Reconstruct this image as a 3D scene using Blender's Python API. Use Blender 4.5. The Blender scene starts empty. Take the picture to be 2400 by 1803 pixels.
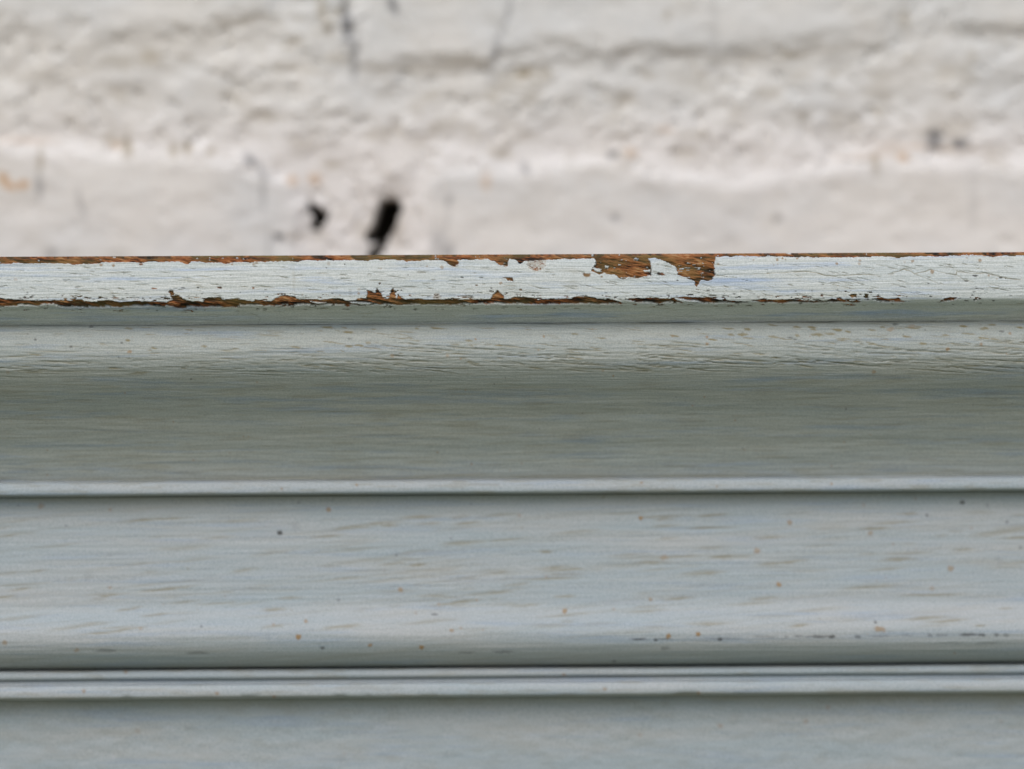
import bpy, math
import numpy as np
from mathutils import Matrix, Vector

S = bpy.context.scene
COL = S.collection

# ------------------------------------------------------------------ camera
PX = 0.075e-3            # metres per photo pixel (2400 px wide) on the face of the top board
D0 = 0.5                 # camera distance from that face
YAW, ROLL = math.radians(1.0), math.radians(0.31)
cd = bpy.data.cameras.new('camera'); cam = bpy.data.objects.new('camera', cd); COL.objects.link(cam)
cd.sensor_width = 36; cd.lens = 36 * D0 / (2400 * PX); cd.clip_start = 0.01; cd.clip_end = 50
cam.location = (-D0 * math.sin(YAW), -D0 * math.cos(YAW), 0)
cam.rotation_euler = (Matrix.Rotation(-YAW, 3, 'Z') @ Matrix.Rotation(math.radians(90), 3, 'X') @ Matrix.Rotation(-ROLL, 3, 'Z')).to_euler()
cd.dof.use_dof = True; cd.dof.focus_distance = D0 + 0.002; cd.dof.aperture_fstop = 6.0
S.camera = cam

# ------------------------------------------------------------------ light
SUN_EL, SUN_AZ = math.radians(46), math.radians(-14)     # azimuth: from the camera's side, a little left
w = bpy.data.worlds.new('World'); S.world = w; w.use_nodes = True
nt = w.node_tree; bg = nt.nodes['Background']
sky = nt.nodes.new('ShaderNodeTexSky'); sky.sky_type = 'NISHITA'; sky.sun_disc = False
sky.sun_elevation = SUN_EL; sky.sun_rotation = math.radians(180) - SUN_AZ
sky.dust_density = 3.0; sky.air_density = 1.0; sky.ozone_density = 1.0
# below the horizon: light given back by dull green-grey ground
gc = nt.nodes.new('ShaderNodeTexCoord'); gs = nt.nodes.new('ShaderNodeSeparateXYZ'); gr = nt.nodes.new('ShaderNodeMapRange'); gm = nt.nodes.new('ShaderNodeMix')
nt.links.new(gc.outputs['Generated'], gs.inputs[0]); nt.links.new(gs.outputs['Z'], gr.inputs[0]); gr.inputs[1].default_value = -0.02; gr.inputs[2].default_value = 0.02
gm.data_type = 'RGBA'; nt.links.new(gr.outputs[0], gm.inputs[0]); gm.inputs[6].default_value = (1.9, 1.98, 1.4, 1); nt.links.new(sky.outputs[0], gm.inputs[7])
nt.links.new(gm.outputs[2], bg.inputs['Color']); bg.inputs['Strength'].default_value = 0.105
sd = bpy.data.lights.new('sun', 'SUN'); sd.energy = 1.1; sd.angle = math.radians(55); sd.color = (1, 0.965, 0.91)
sun = bpy.data.objects.new('sun', sd); COL.objects.link(sun)
to_sun = Vector((math.sin(SUN_AZ) * math.cos(SUN_EL), -math.cos(SUN_AZ) * math.cos(SUN_EL), math.sin(SUN_EL)))
sun.rotation_euler = to_sun.to_track_quat('Z', 'Y').to_euler()
S.view_settings.view_transform = 'Standard'; S.view_settings.look = 'None'
S.view_settings.gamma = 1; S.view_settings.exposure = 0.3

# ------------------------------------------------------------------ noise
def _h(ix, iy, seed):
    n = (ix.astype(np.int64) * 374761393 + iy.astype(np.int64) * 668265263 + seed * 1274126177) & 0xffffffff
    n = ((n ^ (n >> 13)) * 1274126177) & 0xffffffff
    n = ((n ^ (n >> 16)) * 2246822519) & 0xffffffff
    return ((n ^ (n >> 15)) & 0xffffff) / float(0xffffff) * 2 - 1
def vn(x, y, seed=0):
    ix, iy = np.floor(x), np.floor(y); fx, fy = x - ix, y - iy
    fx = fx * fx * fx * (fx * (fx * 6 - 15) + 10); fy = fy * fy * fy * (fy * (fy * 6 - 15) + 10)
    a, b = _h(ix, iy, seed), _h(ix + 1, iy, seed); c, d = _h(ix, iy + 1, seed), _h(ix + 1, iy + 1, seed)
    return (a + (b - a) * fx) * (1 - fy) + (c + (d - c) * fx) * fy
def fbm(x, y, o=4, seed=0, g=0.5):
    r = 0; a = 1.0; t = 0
    for k in range(o):
        r = r + a * vn(x * 2 ** k + 17.3 * k, y * 2 ** k - 9.1 * k, seed + 31 * k); t += a; a *= g
    return r / t
def ss(a, b, x):
    t = np.clip((x - a) / (b - a), 0, 1); return t * t * (3 - 2 * t)
def sd_poly(px, py, pts):
    """signed distance, negative inside"""
    d = np.full(px.shape, 1e9); ins = np.zeros(px.shape, bool); n = len(pts)
    for i in range(n):
        (x0, y0), (x1, y1) = pts[i], pts[(i + 1) % n]
        ex, ey = x1 - x0, y1 - y0; wx, wy = px - x0, py - y0
        t = np.clip((wx * ex + wy * ey) / (ex * ex + ey * ey + 1e-9), 0, 1)
        d = np.minimum(d, (wx - t * ex) ** 2 + (wy - t * ey) ** 2)
        if y0 != y1:
            ins ^= ((y0 > py) != (y1 > py)) & (px < (x1 - x0) * (py - y0) / (y1 - y0) + x0)
    d = np.sqrt(d); return np.where(ins, -d, d)

# ------------------------------------------------------------------ materials
def nodes(name):
    m = bpy.data.materials.new(name); m.use_nodes = True
    t = m.node_tree; return m, t, t.nodes, t.links, t.nodes['Principled BSDF']
def ramp(N, stops):
    r = N.new('ShaderNodeValToRGB'); e = r.color_ramp.elements
    while len(e) < len(stops): e.new(0.5)
    for i, (p, c) in enumerate(stops): e[i].position = p; e[i].color = (*c, 1) if len(c) == 3 else c
    return r
def tex(N, L, scale, detail=4, sc=(1, 1, 1), rot=(0, 0, 0), rough=0.55):
    tc = N.new('ShaderNodeTexCoord'); mp = N.new('ShaderNodeMapping'); n = N.new('ShaderNodeTexNoise')
    mp.inputs['Scale'].default_value = sc; mp.inputs['Rotation'].default_value = rot
    n.inputs['Scale'].default_value = scale; n.inputs['Detail'].default_value = detail; n.inputs['Roughness'].default_value = rough
    L.new(tc.outputs['Object'], mp.inputs['Vector']); L.new(mp.outputs[0], n.inputs['Vector']); return n
def mix(N, L, fac, a, b, mode='MIX'):
    m = N.new('ShaderNodeMix'); m.data_type = 'RGBA'; m.blend_type = mode; m.clamp_factor = True
    for i, v in ((0, fac), (6, a), (7, b)):
        if hasattr(v, 'links'): L.new(v, m.inputs[i])
        elif isinstance(v, (int, float)): m.inputs[i].default_value = v
        else: m.inputs[i].default_value = (*v, 1)
    return m.outputs[2]
def paint_material(name, base, warm, blue, grain=1.0, wood_dark=1.0):
    m, t, N, L, P = nodes(name)
    at = N.new('ShaderNodeAttribute'); at.attribute_name = 'wear'
    sep = N.new('ShaderNodeSeparateColor'); L.new(at.outputs['Color'], sep.inputs[0])
    # paint: broad cream / blue drifts, thin streaks along the grain, tiny mottling
    n1 = tex(N, L, 1, 5, (25, 25, 240)); r1 = ramp(N, [(0.35, (0, 0, 0)), (0.68, (1, 1, 1))]); L.new(n1.outputs['Fac'], r1.inputs[0])
    c = mix(N, L, r1.outputs[0], base, warm)
    n2 = tex(N, L, 1, 6, (38, 60, 700), rough=0.65); r2 = ramp(N, [(0.52, (0, 0, 0)), (0.74, (1, 1, 1))]); L.new(n2.outputs['Fac'], r2.inputs[0])
    c = mix(N, L, r2.outputs[0], c, blue)
    n3 = tex(N, L, 1, 5, (120, 200, 2600), rough=0.7); r3 = ramp(N, [(0.25, (0.80, 0.80, 0.78)), (0.6, (1, 1, 1))]); L.new(n3.outputs['Fac'], r3.inputs[0])
    c = mix(N, L, 0.55 * grain, c, r3.outputs[0], 'MULTIPLY')
    n4 = tex(N, L, 3800, 2); r4 = ramp(N, [(0.3, (0.74, 0.77, 0.77)), (0.7, (1.0, 1.0, 1.0))]); L.new(n4.outputs['Fac'], r4.inputs[0])
    c = mix(N, L, 1.0, c, r4.outputs[0], 'MULTIPLY')
    # stains
    c = mix(N, L, sep.outputs['Green'], c, (0.20, 0.17, 0.085))
    c = mix(N, L, at.outputs['Alpha'], c, (0.27, 0.185, 0.10))
    # bare wood
    n5 = tex(N, L, 1, 7, (170, 400, 1500), rot=(0, math.radians(7), 0), rough=0.7)
    k = wood_dark
    fb = N.new('ShaderNodeAttribute'); fb.attribute_name = 'grey_stain'; ad = N.new('ShaderNodeMath'); ad.operation = 'MULTIPLY_ADD'; ad.inputs[1].default_value = 0.35
    L.new(n5.outputs['Fac'], ad.inputs[0]); L.new(fb.outputs['Fac'], ad.inputs[2])
    r5 = ramp(N, [(0.16, (0.012, 0.009, 0.007)), (0.36, (0.065, 0.026, 0.012)), (0.54, (0.185, 0.063, 0.021)), (0.72, (0.29, 0.112, 0.038)), (0.97, (0.40, 0.23, 0.11))]); L.new(ad.outputs[0], r5.inputs[0])
    n6 = tex(N, L, 1, 3, (90, 90, 300)); r6 = ramp(N, [(0.42, (0, 0, 0)), (0.7, (1, 1, 1))]); L.new(n6.outputs['Fac'], r6.inputs[0])
    wd = mix(N, L, r6.outputs[0], r5.outputs[0], (0.16 * k, 0.115 * k, 0.04 * k))
    c = mix(N, L, sep.outputs['Red'], c, wd)
    c = mix(N, L, sep.outputs['Blue'], c, (0.018, 0.016, 0.014))
    L.new(c, P.inputs['Base Color'])
    rr = N.new('ShaderNodeMapRange'); rr.inputs[3].default_value = 0.52; rr.inputs[4].default_value = 0.85
    L.new(sep.outputs['Red'], rr.inputs[0]); L.new(rr.outputs[0], P.inputs['Roughness'])
    P.inputs['Specular IOR Level'].default_value = 0.28
    b = N.new('ShaderNodeBump'); b.inputs['Strength'].default_value = 0.5 * grain; b.inputs['Distance'].default_value = 0.00012
    L.new(n3.outputs['Fac'], b.inputs['Height']); L.new(b.outputs[0], P.inputs['Normal'])
    return m
BASE, WARM, BLUE = (0.52, 0.56, 0.565), (0.58, 0.58, 0.545), (0.40, 0.475, 0.60)
M_TOP = paint_material('flaking pale paint', (0.595, 0.65, 0.675), (0.655, 0.685, 0.68), (0.38, 0.49, 0.70), 1.7)
M_MID = paint_material('brushed grey paint', (0.375, 0.415, 0.415), (0.425, 0.45, 0.435), (0.28, 0.35, 0.44), 1.7)
M_LOW = paint_material('smooth grey paint', (0.365, 0.425, 0.472), (0.425, 0.45, 0.472), (0.32, 0.39, 0.49), 0.5)

m, t, N, L, P = nodes('lumpy whitewash'); M_WALL = m
at = N.new('ShaderNodeAttribute'); at.attribute_name = 'wear'
sep = N.new('ShaderNodeSeparateColor'); L.new(at.outputs['Color'], sep.inputs[0])
n1 = tex(N, L, 45, 5); r1 = ramp(N, [(0.35, (0.64, 0.655, 0.66)), (0.62, (0.705, 0.70, 0.68))]); L.new(n1.outputs['Fac'], r1.inputs[0])
c = mix(N, L, sep.outputs['Red'], r1.outputs[0], (0.745, 0.73, 0.725))
n4 = tex(N, L, 900, 3); r4 = ramp(N, [(0.3, (0.88, 0.88, 0.88)), (0.7, (1, 1, 1))]); L.new(n4.outputs['Fac'], r4.inputs[0])
c = mix(N, L, 0.6, c, r4.outputs[0], 'MULTIPLY')
c = mix(N, L, sep.outputs['Green'], c, (0.27, 0.22, 0.13))
c = mix(N, L, at.outputs['Alpha'], c, (0.50, 0.30, 0.13))
c = mix(N, L, sep.outputs['Blue'], c, (0.045, 0.038, 0.030))
at2 = N.new('ShaderNodeAttribute'); at2.attribute_name = 'grey_stain'
c = mix(N, L, at2.outputs['Fac'], c, (0.13, 0.135, 0.15))
L.new(c, P.inputs['Base Color']); P.inputs['Roughness'].default_value = 0.75; P.inputs['Specular IOR Level'].default_value = 0.3

# ------------------------------------------------------------------ grid meshes
def link_mesh(name, co, faces, mat, wear=None, extra=None, parent=None, smooth=True):
    me = bpy.data.meshes.new(name)
    q = np.asarray(faces, dtype=np.int32)
    me.vertices.add(len(co)); me.vertices.foreach_set('co', co.astype(np.float32).ravel())
    me.loops.add(q.size); me.loops.foreach_set('vertex_index', q.ravel())
    me.polygons.add(len(q)); me.polygons.foreach_set('loop_start', np.arange(0, q.size, 4, dtype=np.int32))
    me.update(calc_edges=True); me.validate()
    me.polygons.foreach_set('use_smooth', np.full(len(me.polygons), smooth))
    if wear is not None:
        a = me.attributes.new('wear', 'FLOAT_COLOR', 'POINT'); a.data.foreach_set('color', wear.astype(np.float32).ravel())
    if extra is not None:
        a = me.attributes.new('grey_stain', 'FLOAT', 'POINT'); a.data.foreach_set('value', extra.astype(np.float32).ravel())
    me.materials.append(mat)
    o = bpy.data.objects.new(name, me); COL.objects.link(o); o.parent = parent
    return o
def grid_faces(r, c):
    i = np.arange(r * c).reshape(r, c)
    return np.stack([i[:-1, :-1], i[1:, :-1], i[1:, 1:], i[:-1, 1:]], -1).reshape(-1, 4)
def columns(fine, core=0.112, mid=0.18, far=0.34):
    a = np.arange(0, core, fine); b = np.arange(core, mid, max(fine * 2, 3e-4)); c = np.arange(mid, far, 1.2e-3)
    h = np.concatenate([a, b, c]); return np.concatenate([-h[:0:-1], h])

class Strip:
    """A length of moulding: front profile given as (photo row v, depth d in mm), run along x."""
    def __init__(s, pts, fine, sigma, back):
        v = np.array([p[0] for p in pts], float); d = np.array([p[1] for p in pts], float)
        z = (901.5 - v) * PX * 1e3 * (1 + d / 500)                       # mm
        seg = np.hypot(np.diff(d), np.diff(z)); L = np.concatenate([[0], np.cumsum(seg)])
        n = int(L[-1] / 0.03) + 2; q = np.linspace(0, L[-1], n); D = np.interp(q, L, d); Z = np.interp(q, L, z)
        k = int(3 * sigma / 0.03) + 1; ker = np.exp(-0.5 * (np.arange(-k, k + 1) * 0.03 / sigma) ** 2); ker /= ker.sum()
        ext = lambda A: np.concatenate([2 * A[0] - A[k:0:-1], A, 2 * A[-1] - A[-2:-k - 2:-1]])
        D = np.convolve(ext(D), ker, 'valid'); Z = np.convolve(ext(Z), ker, 'valid')
        st = max(1, int(round(fine * 1e3 / 0.03))); idx = np.unique(np.r_[np.arange(0, n, st), n - 1])
        tD, tZ = np.gradient(D), np.gradient(Z); ln = np.hypot(tD, tZ)
        s.D, s.Z = D[idx], Z[idx]; s.nd, s.nz = (tZ / ln)[idx], (-tD / ln)[idx]     # outward: towards -d
        s.x = columns(fine); s.back = back
        R, C = len(s.D), len(s.x)
        s.v = 901.5 - s.Z / (PX * 1e3 * (1 + s.D / 500))
        s.U = 1200 + (s.x[None, :] - s.D[:, None] * 1e-3 * math.tan(YAW)) / (PX * (1 + s.D[:, None] / 500)); s.V = np.repeat(s.v[:, None], C, 1)
        s.A = np.cumsum(np.r_[0, np.hypot(np.diff(s.D), np.diff(s.Z))])[:, None] / 0.075 + 0 * s.U    # arc length in px
        s.h = np.zeros((R, C)); s.w = np.zeros((R, C, 4))
    def win(s, u, v, ru, rv):
        uu = s.U[len(s.v) // 2]; c = np.nonzero(np.abs(uu - u) < ru + 12)[0]; r = np.nonzero(np.abs(s.v - v) < rv)[0]
        if len(c) == 0 or len(r) == 0: return None
        return slice(r[0], r[-1] + 1), slice(c[0], c[-1] + 1)
    def blob(s, ch, u, v, a, b, ang=0, amp=1.0, dh=0.0, soft=0.5, lip=0.0, seed=3):
        """elliptic mark: channel ch, half axes a, b px, ang degrees (positive rises to the right)"""
        wn = s.win(u, v, a * 1.6 + 3, b * 1.8 + a * abs(math.sin(math.radians(ang))) * 1.6 + 3)
        if wn is None: return
        du, dv = s.U[wn] - u, s.V[wn] - v; ca, sa = math.cos(math.radians(ang)), math.sin(math.radians(ang))
        du = du + 0.25 * a * vn(s.U[wn] / (a * .7 + 1), s.V[wn] / (b * .8 + 1), seed); dv = dv + 0.35 * b * vn(s.U[wn] / (a * .4 + 1), s.V[wn] / (b + 1), seed + 5)
        p, q = (du * ca - dv * sa) / a, (du * sa + dv * ca) / b; r = np.hypot(p, q)
        k = 1 - ss(1 - soft, 1 + soft, r)
        if ch is not None: s.w[wn][..., ch] = np.maximum(s.w[wn][..., ch], amp * k)
        s.h[wn] += dh * k + lip * np.exp(-((r - 1.1) / 0.3) ** 2) * (q > 0)
    def line(s, ch, pts, wd, amp, dh, seed=0):
        us = [p[0] for p in pts]; vs = [p[1] for p in pts]
        uc, vc = (min(us) + max(us)) / 2, (min(vs) + max(vs)) / 2
        wn = s.win(uc, vc, (max(us) - min(us)) / 2 + 5, (max(vs) - min(vs)) / 2 + 8)
        if wn is None: return
        u, v = s.U[wn], s.V[wn] + 1.2 * fbm(s.U[wn] / 12, s.V[wn] / 6, 3, seed); d = np.full(u.shape, 1e9)
        for (x0, y0), (x1, y1) in zip(pts[:-1], pts[1:]):
            ex, ey = x1 - x0, y1 - y0; q = np.clip(((u - x0) * ex + (v - y0) * ey) / (ex * ex + ey * ey), 0, 1)
            d = np.minimum(d, np.hypot(u - x0 - q * ex, v - y0 - q * ey))
        k = np.exp(-(d / wd) ** 2) * (0.65 + 0.5 * fbm(u / 25, v / 9, 3, seed + 8))
        s.w[wn][..., ch] = np.maximum(s.w[wn][..., ch], np.clip(amp * k, 0, 1)); s.h[wn] += dh * k
    def build(s, name, mat, parent):
        R, C = s.h.shape; e = np.clip(np.minimum(np.arange(R), R - 1 - np.arange(R)) / 4, 0, 1)[:, None]
        h = s.h * e
        Y = s.D[:, None] - s.nd[:, None] * -1 * 0 + 0 * h
        Y = s.D[:, None] + h * s.nd[:, None]; Z = s.Z[:, None] + h * s.nz[:, None]; X = np.repeat(s.x[None, :] * 1e3, R, 0)
        front = np.stack([X, Y, Z], -1)
        bt = np.stack([s.x * 1e3, np.full(C, s.back), np.full(C, Z[0].mean())], -1)[None]; bb = bt.copy(); bb[..., 2] = Z[-1].mean()
        # doubled rows keep the back edges crisp
        allp = np.concatenate([bt, front[:1], front, front[-1:], bb, bb + 0, bt + 0]) * 1e-3
        wr = np.concatenate([s.w[:1] * 0, s.w[:1] * 0, s.w, s.w[-1:] * 0, s.w[-1:] * 0, s.w[-1:] * 0, s.w[:1] * 0])
        RR = allp.shape[0]; F = grid_faces(RR, C); per = C - 1
        F = np.delete(F, np.r_[np.arange(per, 2 * per), np.arange((RR - 5) * per, (RR - 4) * per), np.arange((RR - 3) * per, (RR - 2) * per)], 0) if False else F
        if name == 'top_board': wr[:2, :, 0] = 1          # its upper side is bare, unpainted wood
        caps = []
        nf = R + 4                                          # end caps: fan of quads between front rows and the back line
        co = allp.reshape(-1, 3); base = len(co)
        capco = []; capf = []
        for side in (0, C - 1):
            xx = allp[0, side, 0]
            f = front[:, side] * 1e-3; b = np.stack([np.full(R, xx), np.full(R, s.back * 1e-3), np.linspace(f[0, 2], f[-1, 2], R)], -1)
            st = base + sum(len(c) for c in capco); capco.append(np.concatenate([f, b]))
            i = np.arange(R - 1) + st; q = np.stack([i, i + 1, i + 1 + R, i + R], -1)
            capf.append(q if side else q[:, ::-1])
        co = np.concatenate([co] + capco); F = np.concatenate([F] + capf)
        wr = np.concatenate([wr.reshape(-1, 4)] + [np.zeros((len(c), 4)) for c in capco])
        ex = getattr(s, 'fibre', None)
        ex = np.concatenate([ex[:1] * 0 + .3, ex[:1] * 0 + .3, ex, ex[-1:], ex[-1:], ex[-1:], ex[:1]]).ravel() if ex is not None else np.full(len(wr) - sum(len(c) for c in capco), .2)
        ex = np.concatenate([ex, np.full(len(wr) - len(ex), .2)])
        return link_mesh(name, co, F, mat, wr, ex, parent)

rng = np.random.default_rng(7)
CR = {'A': 0, 'B': 600, 'C': 1200, 'D': 1800}
def pt(k, cx, cy, slope=6.0):
    u = CR[k] + cx * 0.27125; v = 580 + cy * 0.27125; return (u, v + slope * (u - 1200) / 1200)
def PL(spec, slope=6.0):
    out = []
    for k, pts in spec: out += [pt(k, x, y, slope) for x, y in pts]
    return out

root = bpy.data.objects.new('wooden_mantelpiece', None); COL.objects.link(root)
root.location = (0, 0, 0); root.empty_display_size = 0.02
root['label'] = 'weathered grey-white painted wooden mantelpiece moulding with brown wood showing where its top board is chipped'
root['category'] = 'mantelpiece'

# ================================================================== top board
T = Strip([(596.6, 6), (596.8, 1.6), (601, 0.9), (612, 0.5), (630, 0.3), (655, 0.08), (680, 0.0), (700, 0.06), (708, 0.3), (714, 1.0), (722, 2.3), (738, 4.2), (757.3, 6.3)], 0.9e-4, 0.22, 79)
T.back = 79
U, V = T.U, T.V
wu = U + 2.6 * fbm(U / 9, V / 4, 4, 1) + 1.2 * fbm(U / 2.4, V / 1.6, 2, 2); wv = V + 2.6 * fbm(U / 13, V / 3.2, 4, 11) + 1.0 * fbm(U / 4, V / 1.6, 2, 12)
top_low = PL([('A', [(0,140),(150,138),(300,135),(430,135),(560,140),(660,152),(700,140),(860,145),(900,128),(1150,128),(1230,137),(1300,122),(1550,125),(1630,148),(1660,125),(1900,132),(1950,140),(2050,130),(2200,133)]),
    ('B', [(0,125),(200,118),(350,124),(400,112),(600,112),(780,108),(960,112),(1200,105),(1270,110),(1310,124),(1420,119),(1450,110),(1540,105),(1650,118),(1680,155),(1720,165),(1762,135),(1745,105),(1900,108),(2000,103),(2070,118),(2100,150),(2180,162),(2190,100)]),
    ('C', [(0,100),(40,105),(75,137),(120,118),(300,105),(430,98),(720,95),(735,130),(700,180),(690,205),(760,236),(800,222),(900,240),(930,265),(960,278),(1000,256),(1100,260),(1150,250),(1212,240),(1205,130),(1185,90),(1240,82),(1380,140),(1430,180),(1445,240),(1500,255),(1580,290),(1602,348),(1625,300),(1640,280),(1700,290),(1735,277),(1765,240),(1755,150),(1768,80),(2000,75),(2200,75)]),
    ('D', [(0,75),(150,82),(500,82),(760,82),(1000,73),(1120,82),(1150,92),(1170,80),(1280,73),(1560,73),(1700,66),(1850,69),(2000,76),(2200,68)])])
top_poly = [(-3200, 500), (-3200, 616)] + top_low + [(5500, 612), (5500, 500)]
bot_up = PL([('A', [(0,430),(60,450),(300,460),(440,460),(620,460),(650,448),(720,450),(740,470),(850,472),(920,453),(980,458),(1050,476),(1150,468),(1350,470),(1450,475),(1500,452),(1590,450),(1640,462),(1760,472),(1780,440),(1900,433),(1950,457),(2060,440),(2100,460),(2200,468)]),
    ('B', [(0,455),(130,465),(180,440),(250,416),(340,425),(380,450),(520,455),(720,443),(780,460),(870,460),(880,438),(960,445),(966,368),(1000,378),(1040,400),(1050,350),(1080,390),(1110,445),(1150,450),(1165,390),(1190,348),(1210,400),(1215,455),(1238,400),(1262,440),(1300,450),(1400,445),(1480,455),(1700,450),(1900,455),(2035,450),(2050,410),(2090,372),(2140,410),(2150,450),(2200,450)]),
    ('C', [(0,435),(60,428),(200,440),(230,450),(400,450),(520,440),(590,423),(720,435),(740,450),(840,446),(880,457),(960,478),(1010,489)])])
bot_lo = PL([('A', [(0,510),(300,502),(360,508),(480,492),(530,514),(700,522),(900,521),(1200,514),(1460,507),(1520,526),(1600,533),(1640,521),(1900,517),(2050,521),(2080,502),(2200,502)]),
    ('B', [(0,502),(300,511),(400,502),(600,500),(760,502),(800,515),(830,500),(930,505),(1040,497),(1400,501),(1750,502),(2000,492),(2200,492)]), ('C', [(0,492),(300,492),(540,491),(1010,491)])])
polys = [top_poly, [(-3200, 700)] + bot_up + bot_lo[::-1] + [(-3200, 714)],
    PL([('C', [(980,448),(1150,440),(1240,433),(1290,450),(1400,440),(1440,460),(1500,482),(1400,478),(1300,488),(1100,482)])]),
    PL([('C', [(1410,440),(1480,430),(1700,433),(1800,455),(1950,465),(2060,475),(1960,486),(1650,482),(1560,460)])]),
    PL([('C', [(2070,462),(2200,448)]), ('D', [(0,455),(260,455),(400,468),(520,462),(560,450),(620,450),(700,462),(780,465),(862,476),(480,481),(100,482),(-10,480)])]),
    PL([('D', [(905,450),(970,435),(1060,445),(1140,440),(1160,460),(1240,470),(1130,474),(980,470)])]),
    PL([('D', [(1545,440),(1590,430),(1645,438),(1620,460),(1590,466),(1500,468)])]),
    PL([('D', [(705,412),(775,408),(778,436),(735,438)])]), PL([('D', [(842,405),(878,405),(882,446),(850,440)])]),
    PL([('D', [(1790,455),(1815,440),(1830,460),(1800,470)])]),
    PL([('A', [(1460,385),(1500,370),(1520,408),(1565,418),(1595,455),(1500,455),(1480,410)])]),
    PL([('B', [(2135,265),(2200,258)]), ('C', [(15,262),(12,295),(-30,290),(-50,270)])]),
    [(2480, 702), (2700, 698), (3300, 699), (3300, 712), (2600, 711)]]
sdm = np.full(U.shape, 50.0)
for p in polys:
    us = [q[0] for q in p]; vs = [q[1] for q in p]
    m_ = (wu > min(us) - 8) & (wu < max(us) + 8) & (wv > min(vs) - 8) & (wv < max(vs) + 8)
    # long outlines are cut in windows to keep this quick
    idx = np.nonzero(m_)
    if len(idx[0]): sdm[idx] = np.minimum(sdm[idx], sd_poly(wu[idx], wv[idx], p))
# paint islands left on the bare lower edge and on the big patches
isl = [PL([('B', [(465,468),(560,478),(620,487),(560,492),(480,480)])]), PL([('B', [(790,465),(860,478),(1035,492),(930,498),(850,488)])]), PL([('C', [(810,158),(845,160),(838,182),(815,178)])]),
       PL([('C', [(1500,165),(1550,172),(1540,184),(1505,180)])]), PL([('C', [(1590,170),(1640,176),(1630,186),(1595,182)])]), PL([('C', [(1140,195),(1200,190),(1205,215),(1150,212)])]), PL([('C', [(700,170),(760,180),(790,215),(720,205)])]),
       PL([('A', [(330,500),(440,488),(500,512),(400,520)])]), PL([('C', [(1060,88),(1100,92),(1090,104),(1065,100)])]), PL([('D', [(150,45),(215,45),(190,60)])])]
sdi = np.full(U.shape, 50.0)
for p in isl:
    us = [q[0] for q in p]; vs = [q[1] for q in p]; idx = np.nonzero((wu > min(us) - 4) & (wu < max(us) + 4) & (wv > min(vs) - 4) & (wv < max(vs) + 4))
    sdi[idx] = np.minimum(sdi[idx], sd_poly(wu[idx], wv[idx], p))
crumbs = fbm(U / 16, V / 3.4, 4, 71)
sdc = np.where(sdm < 0, np.maximum(sdm, -sdi), sdm)
sdc = np.where((crumbs > np.where(V < 616, 0.66, 0.50)) & (sdm < -1) & (V < 690), 1.0, sdc)
sdc = np.where((crumbs < -0.42) & (sdm < 11) & (V > 674), -1.0, sdc)     # small pits around the lower edge
bare = 1 - ss(-0.8, 0.8, sdc)
grain = fbm((U + 3.2 * V) / 30, (V - 0.23 * U) / 2.6, 4, 21); ridg = 1 - np.abs(grain) * 2.2
splint = fbm((U + 3 * V) / 55, (V - 0.24 * U) / 6.0, 3, 24)
face = 0.065 * fbm(U / 90, V / 3.2, 4, 31) + 0.03 * fbm(U / 200, V / 12, 3, 33) + 0.02 * fbm(U / 20, V / 1.8, 2, 35)
T.h = face + 0.07 * fbm(U / 420, V / 90, 3, 36)
fine_f = fbm((U + 3 * V) / 16, (V - 0.25 * U) / 1.7, 3, 27)
T.fibre = 0.34 + 0.42 * splint + 0.34 * grain + 0.28 * fine_f + 0.22 * fbm(U / 55, V / 20, 3, 28) - 0.17 * ss(698, 710, V) - 0.12 * ss(.1, .5, fbm(U / 35, V / 14, 3, 29))
T.h += bare * (-0.27 + 0.16 * grain + 0.30 * splint + 0.10 * fine_f) + 0.05 * np.exp(-((sdc - 1.8) / 1.6) ** 2) * (1 - bare)
T.h += -0.06 * bare * (V > 700)
T.w[..., 0] = bare
pore = lambda n, lo, hi, vlo, vhi, ang, seed: None
r = np.random.default_rng(3)
for i in range(620):            # closed pores of the oak grain showing through the paint
    u, v = r.uniform(-1300, 3700), r.uniform(622, 700); a = r.uniform(3, 20) * (1.3 if r.random() < .2 else 1)
    ang = r.normal(-4 if u < 1250 else -11, 3.0)
    T.blob(1, u, v, a, r.uniform(0.5, 1.2), ang, r.uniform(0.12, 0.6), -r.uniform(0.07, 0.20), 0.5, 0.09, i)
for i in range(300):
    u, v = r.uniform(-1300, 3700), 700 + r.normal(-10, 7); T.blob(2, u, v, r.uniform(0.8, 4), r.uniform(0.5, 1.3), 0, r.uniform(.3, .9), -.04, .4, 0, i)
for i in range(180): T.blob(1, r.uniform(-1300, 3700), r.uniform(716, 757), r.uniform(4, 22), r.uniform(.5, .9), r.normal(-1, 1), r.uniform(.1, .5), -.02, .5, 0, i)
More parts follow.
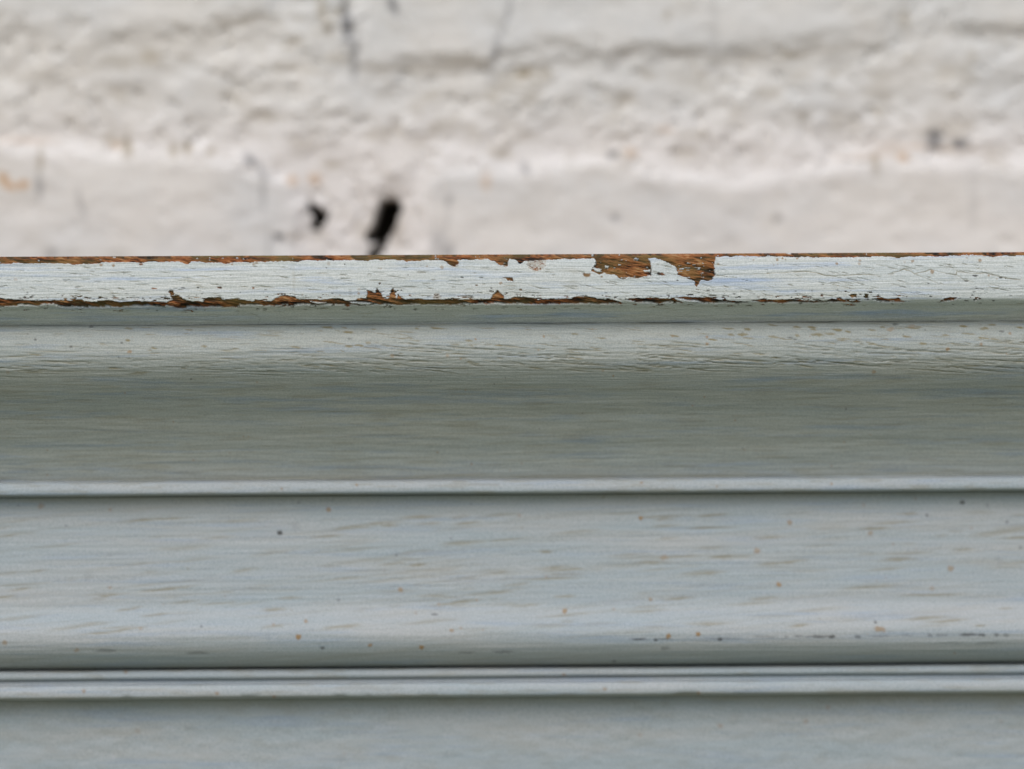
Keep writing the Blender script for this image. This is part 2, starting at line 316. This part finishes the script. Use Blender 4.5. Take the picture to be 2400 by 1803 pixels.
for k, x, y, rr_, am in [('D',90,105,3.6,.8),('D',135,95,2.4,.9),('D',262,95,3,.8),('D',162,105,2,.7),('D',60,150,2.4,.4),('D',93,143,2,.4),('D',605,140,3.4,.8),('D',808,113,3.2,.6),('D',803,140,3.4,.5),('D',1265,117,3.7,.7),('D',1848,112,4.4,.75),('D',1735,88,2.4,.6),('D',1925,240,3,.7),('D',1995,270,2.4,.5),('D',1435,208,5,.8),('D',1195,125,3,.3),
    ('A',887,155,3.4,.8),('A',993,157,3.4,.85),('A',150,277,4.4,.35),('A',2015,148,2.8,.8),('A',2200,148,3,.6),('B',15,135,4,.6),('B',635,142,4.6,.35),('B',893,398,3.6,.6),('B',895,362,4,.35),('B',1612,172,4.6,.6),('B',1485,165,2.4,.5),('B',1087,182,2,.5),('B',2120,310,4,.7),('B',1570,425,8,.5),('B',410,408,2.6,.4),('C',1790,145,3,.6),('C',2097,108,2.4,.5),('B',1735,148,6,.5),('B',2160,150,6,.4)]:
    u, v = pt(k, x, y); T.blob(3, u, v, rr_, rr_ * .9, 0, am, 0.02, 0.35, 0, int(x))
for k, x, y, a, b in [('A',1230,148,5,2),('A',1340,357,6.5,1.8),('A',1905,348,5.6,2.2),('A',1720,348,3,1.6),('A',1590,352,5,1.2),('A',555,420,2,1.2),('A',1010,438,8,1.8),('A',930,442,5,1.4),('A',2195,352,3,2),('A',2003,242,1.2,1.2),('B',772,147,1.7,1.7),('B',613,178,1.4,1.2),('B',1073,313,3,2.4),('B',1320,240,1.6,1),('B',1910,328,2.8,1.8),('B',2038,352,2.6,1.4),('B',1785,260,4,1.2),('B',1950,262,5,1.1),
    ('C',80,367,3.2,2),('C',1437,287,2.6,1.4),('C',1700,372,4.6,1.6),('C',1745,372,2.6,.8),('C',650,238,9,4.4),('C',1290,228,8.6,3.7),('C',780,256,3,1.8),('C',1750,418,12,1.5),('C',1850,418,9,.8),('D',1808,246,6,2.4),('D',2030,262,4.6,2),('D',1730,292,5,1.4),('D',1402,312,3,1.2),('D',715,352,2,1),('D',388,372,3,.9),('D',476,418,3,2.6),('D',1420,425,4,1.4),('D',1965,463,3,1.6),('D',1730,462,6,1.2),('D',430,456,10,1.4),('D',2070,268,1.6,1.2)]:
    u, v = pt(k, x, y); brown = b >= 1.8 and not (k == 'D' and x in (1808, 2030)); T.blob(0 if brown else 2, u, v, a, b, -3, .95 if brown else .85, -0.08, 0.3, 0.02, int(x))
# tan scuffed patch with a soot mark above it
q = PL([('C', [(145,112),(135,150),(155,185),(200,208),(262,200),(292,160),(302,110)])]); s_ = sd_poly(wu, wv, q)
k_ = (1 - ss(-1.5, 1.5, s_)) * (1 - bare); mott = ss(-0.25, 0.45, fbm(U / 5, V / 3, 3, 91))
T.w[..., 3] = np.maximum(T.w[..., 3], k_ * 0.55 * (0.45 + 0.55 * mott)); T.w[..., 0] = np.maximum(T.w[..., 0], k_ * 0.9 * (fbm(U / 4, V / 2.4, 3, 92) > 0.28)); T.h -= 0.05 * k_
u, v = pt('C', 175, 92); T.blob(2, u, v, 11, 4, 0, .75, 0, .6); u, v = pt('C', 255, 95); T.blob(2, u, v, 11, 4, 0, .75, 0, .6)
u, v = pt('B', 335, 270); T.blob(1, u, v, 3.5, 36, 0, .16, 0, .9); u, v = pt('B', 2140, 390); T.blob(1, u, v, 60, 12, 0, .12, 0, .9)
u, v = pt('C', 540, 200); T.blob(1, u, v, 24, 7, 0, .22, 0, .9); u, v = pt('C', 520, 330); T.blob(1, u, v, 16, 9, 0, .25, 0, .9)
T.line(1, PL([('D', [(0,225),(250,212),(330,208),(430,220),(520,245),(650,245),(800,235),(1030,240),(1110,215),(1190,190),(1250,205),(1280,228),(1380,205),(1420,192),(1500,210),(1560,225),(1640,235),(1650,210),(1800,225),(1900,220),(1960,240),(2060,262),(2200,280)])]), 1.0, 1.0, -0.14, 5)
T.line(1, PL([('C', [(1700,258),(1850,240),(2050,232),(2200,226)])]), 0.8, .6, -0.1, 6)
for p in [[(1640,235),(1720,285),(1790,300)], [(1280,228),(1400,275),(1480,310)], [(680,345),(760,365)], [(950,150),(1080,165)]]: T.line(1, PL([('D', p)]), 1.0, .7, -0.1, 9)
for p in [[(150,325),(230,350),(330,362)], [(450,335),(560,365)], [(640,330),(730,355),(800,368)], [(1250,300),(1400,345)], [(1650,320),(1760,350)]]: T.line(1, PL([('C', p)]), 1.1, .5, -0.12, 9)
T.line(2, [(570, 737), (592, 732), (612, 742), (607, 756), (588, 770)], 0.9, .35, -0.02, 4)
T.build('top_board', M_TOP, root)

# ================================================================== cyma moulding (bulge above, hollow below)
Cm = Strip([(755.6, 8.0), (757.4, 6.2), (763, 5.35), (772, 4.5), (785, 3.7), (802, 3.1), (822, 2.85), (840, 2.95), (858, 3.45), (878, 4.45), (900, 5.9), (930, 8.3), (970, 11.2), (1010, 13.4), (1050, 15.4), (1090, 16.9), (1121, 17.9)], 1.5e-4, 0.45, 62)
U, V = Cm.U, Cm.V; up = 1 - ss(850, 900, V)
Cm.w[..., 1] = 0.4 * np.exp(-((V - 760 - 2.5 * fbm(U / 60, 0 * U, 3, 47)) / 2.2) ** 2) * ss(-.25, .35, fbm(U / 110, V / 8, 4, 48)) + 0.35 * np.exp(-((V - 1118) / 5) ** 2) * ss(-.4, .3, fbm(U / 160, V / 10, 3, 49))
Cm.w[..., 1] = np.maximum(Cm.w[..., 1], 0.22 * ss(.12, .5, fbm(U / 90, V / 4, 4, 45)) * ss(700, 900, V))
Cm.h = (0.045 + 0.045 * up) * fbm(U / 130, V / (3 + 4 * (1 - up)), 4, 41) + 0.05 * fbm(U / 260, V / 16, 3, 42) + 0.10 * fbm(U / 600, V / 200, 2, 46)
Cm.h += (up + .25) * 0.045 * fbm((U + 3 * V) / 60, (V - 0.08 * U) / 2.6, 3, 44)
r = np.random.default_rng(11)
for i in range(620):
    u, v = r.uniform(-1300, 3700), 762 + 110 * r.random() ** 0.9; tl = -1 if u < 700 else -6.5
    a = r.uniform(5, 26)
    Cm.blob(1, u, v, a, r.uniform(0.7, 1.7), r.normal(tl, 2.2), r.uniform(0.12, 0.75), -r.uniform(0.04, 0.16), 0.6, 0.07, i)
for i in range(120):             # long slanting grain splits along the bulge
    u, v = r.uniform(-1300, 3700), r.uniform(815, 878); Cm.blob(1, u, v, r.uniform(35, 95), r.uniform(0.8, 1.5), r.normal(-3.5 if u > 700 else -1, 1.5), r.uniform(.2, .5), -.14, .7, 0.07, i)
for i in range(260):
    Cm.blob(1, r.uniform(-1300, 3700), r.uniform(880, 1100), r.uniform(12, 60), r.uniform(.8, 2.4), r.normal(-.5, 1.2), r.uniform(.05, .24), -.02, .8, 0, i)
for i in range(60): Cm.blob(1, r.uniform(-1300, 3700), 1116 + r.normal(0, 2), r.uniform(25, 90), r.uniform(2, 4), 0, r.uniform(.1, .4), 0, .9, 0, i)
for i in range(64):
    u = r.uniform(1700, 2500) if i % 2 else r.uniform(300, 2500); Cm.blob(1, u, r.uniform(764, 812), r.uniform(5, 15), r.uniform(1.6, 3.0), -6, r.uniform(.6, .95), -.04, .5, .03, i)
for k, x, y, rr_, am in [('A',1130,905,5.2,.8),('B',1180,935,5,.5),('B',1658,935,4,.5),('B',1900,793,3,.8),('C',278,770,2.8,.8),('C',1690,772,3,.9),('C',1690,832,4,.8),('C',232,888,2.4,.6),('C',1395,765,3,.5),('D',1855,835,4.2,.7),('D',1565,880,4.6,.8),('D',2108,742,4,.7),('D',925,1075,5,.6),('D',1070,705,10,.5),('D',1255,680,9,.4),('A',80,1075,5,.3)]:
    u, v = pt(k, x, y, 6.5); Cm.blob(3, u, v, rr_, min(rr_, 4.6) * .9, 0, am, 0.02, 0.4, 0, int(x))
for k, x, y, a, b in [('A',1060,825,3.4,2.6),('A',625,862,4,2.4),('A',320,800,3,2.6),('D',1110,660,7,2.4),('D',1180,750,1.7,1.5),('D',200,780,7,2),('D',243,793,4,1.6),('D',2035,725,6,2),('B',815,790,5,1.6),('D',862,815,1.8,1.3),('A',800,685,5,2.6)]:
    u, v = pt(k, x, y, 6.5); Cm.blob(2, u, v, a, b, -3, .55, -0.05, 0.5, 0, int(x))
for i in range(70): Cm.blob(3, r.uniform(-1300, 3700), r.uniform(765, 1110), *(r.uniform(1.2, 2.6),) * 2, 0, r.uniform(.3, .8), 0, .4, 0, i)
for i in range(70): Cm.blob(2, r.uniform(-1300, 3700), r.uniform(765, 1110), *(r.uniform(.9, 2.0),) * 2, 0, r.uniform(.3, .7), 0, .4, 0, i)
for i in range(34): Cm.blob(1, r.uniform(900, 2700), r.uniform(806, 872), r.uniform(40, 120), r.uniform(.9, 1.5), r.normal(-5, 1), r.uniform(.3, .6), -.18, .7, .09, i)
Cm.build('cyma_moulding', M_MID, root)

# ================================================================== thin fillet under the hollow
F1 = Strip([(1121, 18.6), (1124.5, 15.6), (1127.5, 14.8), (1142, 14.35), (1152, 14.3), (1155.5, 14.7), (1158, 16.0), (1159.2, 18.6)], 2e-4, 0.2, 58)
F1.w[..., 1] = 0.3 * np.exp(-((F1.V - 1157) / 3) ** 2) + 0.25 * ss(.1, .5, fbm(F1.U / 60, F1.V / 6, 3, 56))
F1.h = 0.10 * fbm(F1.U / 700, F1.V / 90, 3, 54) + 0.05 * fbm(F1.U / 240, F1.V / 12, 3, 51) + 0.02 * fbm(F1.U / 60, F1.V / 4, 3, 52)
r = np.random.default_rng(5)
for x, y, rr_ in [(1540 * .5425, 1100 + 68 * .5425, 3.4), (1200 + 558 * .5425, 1100 + 58 * .5425, 3.6), (1200 + 1380 * .5425, 1100 + 62 * .5425, 3), (660, 1146, 3), (1680, 1140, 2)]:
    F1.blob(3, x, y + 8.5 * (x - 1200) / 1200, rr_, rr_ * .9, 0, .75, 0, .4)
for i in range(50): F1.blob(1, r.uniform(-1300, 3700), 1122 + r.uniform(0, 30), r.uniform(10, 40), r.uniform(1, 2), 0, r.uniform(.05, .25), 0, .8, 0, i)
F1.build('fillet', M_LOW, root)

# ================================================================== board with a rounded nose
B = Strip([(1160.0, 18.0), (1200, 17.9), (1260, 17.5), (1330, 16.9), (1390, 16.3), (1418, 16.0), (1440, 15.1), (1465, 13.75), (1485, 13.2), (1500, 13.3), (1515, 13.65), (1530, 14.5), (1545, 16.0), (1555, 17.6), (1561, 19.2)], 2e-4, 0.45, 56)
U, V = B.U, B.V
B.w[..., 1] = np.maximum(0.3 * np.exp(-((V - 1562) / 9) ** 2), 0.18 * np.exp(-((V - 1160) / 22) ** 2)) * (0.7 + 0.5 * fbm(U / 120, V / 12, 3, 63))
B.w[..., 1] = np.maximum(B.w[..., 1], 0.12 * ss(.1, .5, fbm((U + 6 * V) / 150, (V + .09 * U) / 7, 4, 64)))
B.h = 0.07 * fbm(U / 200, V / 6, 4, 61) + 0.06 * fbm(U / 500, V / 60, 3, 62)
r = np.random.default_rng(21)
for i in range(430):
    u, v = r.uniform(-1300, 3700), r.uniform(1205, 1485); tl = 5.5 if u < 1250 else 3
    B.blob(1, u, v, r.uniform(14, 62), r.uniform(2.0, 4.2), r.normal(tl, 2.0), r.uniform(.12, .62), -.03, .85, 0.02, i)
for i in range(14): B.blob(1, r.uniform(300, 1250), r.uniform(1280, 1410), r.uniform(70, 150), 2.6, r.normal(5.5, 1), .3, -.03, .8, 0, i)
c5 = lambda x, y: (x * .5425, 1100 + y * .5425 + 8.5 * (x * .5425 - 1200) / 1200); c6 = lambda x, y: (1200 + x * .5425, 1100 + y * .5425 + 8.5 * (x * .5425) / 1200)
for f, x, y, rr_, am in [(c5,1285,725,5.5,.85),(c5,1317,657,4,.55),(c5,1593,760,4.2,.7),(c5,1815,770,4.6,.85),(c5,1945,697,4,.55),(c5,1727,522,5,.6),(c5,330,783,4.6,.4),(c5,605,690,4,.3),(c5,1418,175,4.6,.6),(c5,20,750,5,.5),(c5,180,160,6,.4),
    (c6,553,212,4,.8),(c6,1198,230,5,.5),(c6,1058,352,6.5,.5),(c6,1150,497,5,.75),(c6,1897,428,6,.5),(c6,222,612,5,.7),(c6,670,720,5.4,.9),(c6,798,712,5,.9),(c6,1587,690,11,.6),(c6,1815,515,5,.3),(c6,653,380,8,.4),(c6,595,563,4,.5),(c6,30,200,4,.3),(c6,1548,275,5,.4)]:
    u, v = f(x, y); B.blob(3, u, v, rr_ * 1.2, min(rr_, 6) * 1.1, 0, min(1, am * 1.25), .02, .45, 0, int(x))
for f, x, y, a, b, am in [(c5,1207,275,5.5,5.5,.85),(c5,1275,247,12,12,.12),(c5,1388,773,5,4,.6),(c5,1873,627,7,3,.5),(c5,455,785,22,4,.35),(c5,850,795,24,3.5,.3),(c5,380,470,10,12,.10),(c6,1948,143,6,5,.7),(c6,655,775,12,4,.3),(c6,2110,400,6,10,.08),(c6,435,830,5,3,.4),
    (c6,545,735,18,3,.65),(c6,615,738,5,3.4,.7),(c6,655,734,20,2.4,.4),(c6,900,732,48,2.6,.25),(c6,893,735,7,3.4,.75),(c6,1090,725,28,2.4,.25),(c6,1182,725,5,3.4,.3),(c6,1235,722,10,3,.4),(c6,1320,723,24,3,.6),(c6,1378,724,8,4,.75),(c6,1490,725,7,4,.5),(c6,1590,722,28,2.6,.28),(c6,1700,720,14,3,.2),(c6,1805,718,6,4,.4),(c6,1858,718,14,3,.35),(c6,1975,716,20,3.4,.65),(c6,2030,716,9,3.4,.65),(c6,2095,716,6,4,.5),(c6,2135,718,7,4,.35),(c6,1900,752,24,2,.2),(c6,2050,752,26,2.4,.25),(c5,2010,793,20,3,.3),(c5,2170,790,20,3,.4)]:
    u, v = f(x, y); B.blob(2, u, v, a, b, 0, am, -.03, .5, 0, int(x))
for i in range(90): B.blob(int(r.choice([1, 2, 3])), r.uniform(-1300, 3700), r.uniform(1165, 1545), *(r.uniform(2, 4.2),) * 2, 0, r.uniform(.2, .6), 0, .5, 0, i)
B.build('nosed_board', M_LOW, root)

# ================================================================== two small fillets
for (a, b, dd, seed) in ((1566, 1588, 0.6, 5), (1600, 1632, -0.9, 9)):
    f = Strip([(a - 2.5, 18.9 + dd), (a, 17.2 + dd), (a + 4, 16.8 + dd), ((a + b) / 2, 16.5 + dd), (b - 4, 16.5 + dd), (b, 17.2 + dd), (b + 2.5, 18.9 + dd)], 2.4e-4, 0.24, 54)
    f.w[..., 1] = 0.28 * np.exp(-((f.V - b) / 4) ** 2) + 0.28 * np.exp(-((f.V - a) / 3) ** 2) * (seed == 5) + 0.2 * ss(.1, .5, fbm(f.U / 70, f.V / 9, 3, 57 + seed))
    f.h = 0.10 * fbm(f.U / 600, f.V / 200, 3, seed) + 0.06 * fbm(f.U / 300, f.V / 20, 3, 50 + seed) + 0.02 * fbm(f.U / 50, f.V / 5, 3, 60 + seed)
    if seed == 9: f.h -= 0.18 * ss(.35, .6, fbm(f.U / 70, f.V / 60, 3, 77)) * ss(1618, 1632, f.V)
    for fn, x, y in ((c5, 540, 875), (c5, 933, 967), (c5, 1178, 985), (c5, 360, 960), (c6, 395, 950), (c6, 218, 888), (c6, 800, 968)):
        u, v = fn(x, y); f.blob(3, u, v, 4.6, 4.2, 0, .65, 0, .5, 0, x)
    f.build('fillet', M_LOW, root)
# strip at the bottom of the groove
G = Strip([(1582, 18.5), (1607, 17.7)], 4e-4, 0.2, 53); G.build('groove_strip', M_LOW, root)

# ================================================================== flat panel below
Pn = Strip([(1633.5, 21.0), (1700, 20.9), (1803, 20.8), (2000, 20.8), (3600, 20.8)], 3.0e-4, 0.5, 52)
U, V = Pn.U, Pn.V
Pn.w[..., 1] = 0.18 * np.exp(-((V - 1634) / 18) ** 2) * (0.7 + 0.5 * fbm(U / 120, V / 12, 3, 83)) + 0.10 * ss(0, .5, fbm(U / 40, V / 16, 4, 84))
Pn.h = 0.14 * fbm(U / 50, V / 22, 5, 81) + 0.12 * fbm(U / 500, V / 160, 3, 82)
for fn, x, y, am in ((c6, 893, 1110, .45), (c6, 1263, 1092, .4), (c6, 1360, 1030, .4), (c6, 545, 1150, .3), (c5, 590, 1130, .25), (c5, 1480, 1230, .15), (c6, 2110, 1090, .2)):
    u, v = fn(x, y); Pn.blob(3, u, v, 6, 5, 0, am, 0, .6, 0, x)
Pn.build('flat_panel', M_LOW, root)

# ================================================================== whitewashed brick wall
WD = 0.083
k = PX * (1 + WD / D0)                        # metres per photo px at the wall
def lin(core, lo, hi, f, cst):
    a = np.arange(-core, core, f); n = np.arange(hi, core, -cst)[::-1]; mneg = np.arange(lo, -core, cst)
    return np.concatenate([mneg, a, n])
xs = lin(0.125, -0.42, 0.42, 3.6e-4, 1.5e-3)
zs = np.concatenate([np.arange(-0.30, -0.004, 3e-3), np.arange(-0.004, 0.095, 3.6e-4), np.arange(0.095, 0.34, 1.5e-3)])[::-1]
X, Z = np.meshgrid(xs, zs)
U = 1200 + (X - WD * math.tan(YAW)) / k; V = 901.5 - Z / k
q = 2400 / 2212.0                              # outlines below are in a 2212 px wide view
wu = (U + 26 * fbm(U / 110, V / 110, 4, 101) + 6 * fbm(U / 26, V / 26, 3, 103)) / q; wv = (V + 16 * fbm(U / 150, V / 90, 4, 102) + 5 * fbm(U / 30, V / 22, 3, 104)) / q
bricks = [[(-700, 322), (0, 308), (250, 318), (450, 330), (590, 350), (650, 400), (668, 470), (650, 800), (640, 1010), (-700, 1010)],
          [(905, 1010), (900, 560), (895, 480), (905, 410), (950, 365), (1040, 348), (1180, 352), (1330, 345), (1450, 365), (1560, 390), (1660, 392), (1760, 362), (1880, 345), (2050, 352), (2212, 356), (3000, 350), (3000, 1010)],
          [(780, -600), (772, 0), (776, 140), (900, 148), (1060, 140), (1200, 118), (1450, 122), (1600, 124), (1720, 112), (1850, 98), (1925, 80), (1955, 40), (1965, -10), (1965, -600)],
          [(2080, -600), (2060, 20), (2090, 70), (2300, 90), (3300, 80), (3300, -600)],
          [(-900, -600), (-900, 60), (0, 55), (300, 78), (520, 60), (600, 20), (620, -600)]]
h = np.zeros(X.shape)
sb = np.full(X.shape, 400.0)
for p in bricks: sb = np.minimum(sb, sd_poly(wu, wv, p))
inb = 1 - ss(-38, 22, sb + 18 * fbm(U / 60, V / 50, 3, 120)); joint = 1 - inb
# wider field of the wall (outside the photo): a plain bond for what lies further up
h += 1.5 * inb
h += joint * (0.75 * fbm(U / 150, V / 80, 3, 111) + 0.3 * fbm(U / 46, V / 36, 3, 112)) + 0.25 * np.exp(-((sb + 16) / 20) ** 2) * (V > 250 * q)
h += 0.45 * fbm(U / 260, V / 160, 3, 113) + inb * 0.16 * fbm(U / 40, V / 32, 4, 114) + 0.2 * fbm(U / 85, V / 60, 3, 115)
h -= 0.6 * ss(.38, .62, fbm(U / 30, V / 24, 2, 116)) * (0.3 + joint)
h += joint * 0.4 * ss(0.1, 0.5, fbm(U / 70 + .4 * V / 40, V / 50, 3, 118))
W = np.zeros(X.shape + (4,)); GS = np.zeros(X.shape)
W[..., 0] = ss(-60, 10, sb) * ss(200, 330, wv) * 0.7
W[..., 1] = 0.24 * ss(.2, .6, fbm(U / 90, V / 45, 4, 130)) * (0.35 + joint) + 0.10 * ss(.0, .5, fbm(U / 24, V / 18, 3, 131)) * joint
uq, vq = U / q, V / q
def wb(field, x, y, a, b, ang=0, amp=1.0, soft=.6, dh=0):
    global h
    ca, sa = math.cos(math.radians(ang)), math.sin(math.radians(ang)); du = uq - x + .25 * a * vn(uq / 9, vq / 9, int(x)); dv = vq - y + .25 * b * vn(uq / 8, vq / 8, int(y) + 3)
    r_ = np.hypot((du * ca - dv * sa) / a, (du * sa + dv * ca) / b); kk = (1 - ss(1 - soft, 1 + soft, r_)) * amp
    np.maximum(field, kk, out=field); h += dh * kk
# holes in the mortar
def hole(pts, depth):
    global h
    s_ = sd_poly(uq + 5 * fbm(uq / 9, vq / 9, 3, 5), vq + 5 * fbm(uq / 9, vq / 9, 3, 6), pts)
    kk = 1 - ss(-4, 3, s_); h += -depth * kk; np.maximum(W[..., 2], 1 - ss(-1.5, 3, s_), out=W[..., 2])
hole([(826, 436), (842, 427), (862, 432), (868, 448), (862, 470), (850, 494), (842, 512), (834, 520), (822, 516), (806, 524), (794, 518), (798, 500), (810, 486), (816, 462)], 17)
hole([(824, 512), (838, 508), (836, 528), (826, 545), (818, 552), (806, 566), (796, 560), (800, 545), (814, 532)], 5)
wb(W[..., 1], 850, 478, 24, 46, 12, .42, 1.0); wb(W[..., 1], 788, 500, 22, 14, 30, .45, 1.0); wb(W[..., 1], 690, 500, 20, 30, 0, .28, 1.0)
hole([(668, 434), (686, 444), (712, 460), (702, 476), (690, 496), (676, 494), (678, 466)], 9)
wb(W[..., 2], 604, 511, 8, 5, -30, .55, .6, -1.5)
wb(W[..., 1], 815, 575, 14, 20, 40, .35); wb(W[..., 1], 775, 490, 22, 8, -40, .3); wb(W[..., 1], 745, 462, 22, 9, 0, .22)
for x, y, a, b, ang, am in [(95,340,6,22,0,.4),(280,315,8,18,0,.5),(380,322,7,12,0,.5),(408,318,6,12,0,.6),(460,325,9,7,0,.5),(700,22,8,26,10,.4),(712,60,8,16,0,.3),(735,28,6,20,-50,.35),(640,92,22,6,20,.35),(330,122,22,14,0,.35),(560,38,16,6,0,.2),(720,355,16,6,0,.4),(1720,122,26,6,0,.4),(1800,110,50,4,8,.22),(1135,160,20,8,8,.6),(1180,158,9,7,0,.4),
    (1960,45,9,16,0,.3),(1905,244,11,8,0,.35),(1895,355,8,18,0,.35),(1805,162,12,6,0,.3),(2105,128,9,10,0,.3),(870,150,80,4,-2,.3),(1010,136,50,4,2,.3),(655,148,60,5,-12,.25),(1500,180,50,22,-15,.15),(1590,132,90,4,0,.2),(640,510,20,8,0,.2),(150,150,190,9,4,.14),(280,95,200,7,2,.10),(1675,478,5,5,0,.25),(655,310,22,7,-8,.25),(1445,35,8,7,0,.3)]:
    wb(W[..., 1], x, y, a * 1.2, b * 1.2, ang, min(1, am * 1.6), .9, -.15)
for x, y, a, b, ang, am in [(14,380,9,8,-45,.7),(28,398,12,6,-10,.6),(58,396,9,7,0,.7),(634,388,8,8,0,.45),(682,385,10,10,0,.4),(1052,395,8,16,0,.25),(1955,344,9,8,0,.5),(1365,330,10,8,0,.3),(2000,322,90,5,-4,.22),(1880,340,60,5,6,.15),(255,310,7,7,0,.3),(60,300,45,7,0,.18),(1440,282,14,6,0,.2)]:
    wb(W[..., 3], x, y, a * 1.2, b * 1.2, ang, min(1, am * 1.6), .9)
for x, y, a, b, ang, am in [(750,20,6,40,0,.5),(756,60,7,30,0,.7),(770,120,6,40,-5,.45),(785,40,14,4,30,.35),(1100,35,4,40,-15,.35),(1075,110,5,45,-15,.35),(853,12,6,18,20,.6),(545,345,6,12,30,.6),(570,370,5,20,20,.4),(572,420,4,30,0,.3),(92,400,6,22,0,.4),(182,440,6,30,15,.25),(972,435,5,10,0,.4),(968,480,4,25,-10,.2),(950,520,14,22,0,.25),(970,540,10,20,0,.3),(2025,297,13,9,0,.95),(2024,318,12,8,0,.6),(2078,316,12,9,0,.75),(1326,334,8,7,0,.6),(1331,474,6,6,0,.5),(1682,475,7,7,0,.35),(1137,365,6,12,20,.4),(605,512,8,6,0,.6),(583,530,4,30,0,.2),(118,545,9,9,0,.3),(1545,70,8,50,0,.12),(2105,430,7,60,0,.12),(1545,150,14,6,0,.2),(1830,352,6,6,0,.2)]:
    wb(GS, x, y, a * 1.35, b * 1.15, ang, min(1, am * 1.45), .8, -.2)
co = np.stack([X, WD - h * 1e-3, Z], -1).reshape(-1, 3); R, C = X.shape
fr = grid_faces(R, C)
# a thickness of 0.1 m: back sheet and rim
edge = np.concatenate([np.arange(C), np.arange(1, R) * C + C - 1, (R - 1) * C + np.arange(C - 2, -1, -1), np.arange(R - 2, 0, -1) * C])
bk = co[edge].copy(); bk[:, 1] = WD + 0.1; n0 = len(co); ne = len(edge); ii = np.arange(ne)
rim = np.stack([edge, edge[(ii + 1) % ne], n0 + (ii + 1) % ne, n0 + ii], -1)
cor = np.array([[n0, n0 + C - 1, n0 + C - 1 + R - 1, n0 + 2 * C - 2 + R - 1]])
co = np.concatenate([co, bk]); W4 = np.concatenate([W.reshape(-1, 4), np.zeros((ne, 4))]); G4 = np.concatenate([GS.ravel(), np.zeros(ne)])
wall = link_mesh('brick_wall', co, np.concatenate([fr, rim, cor]), M_WALL, W4, G4)
wall['label'] = 'lumpy whitewashed brick wall with two dark holes in its mortar, behind the painted moulding'
wall['category'] = 'wall'
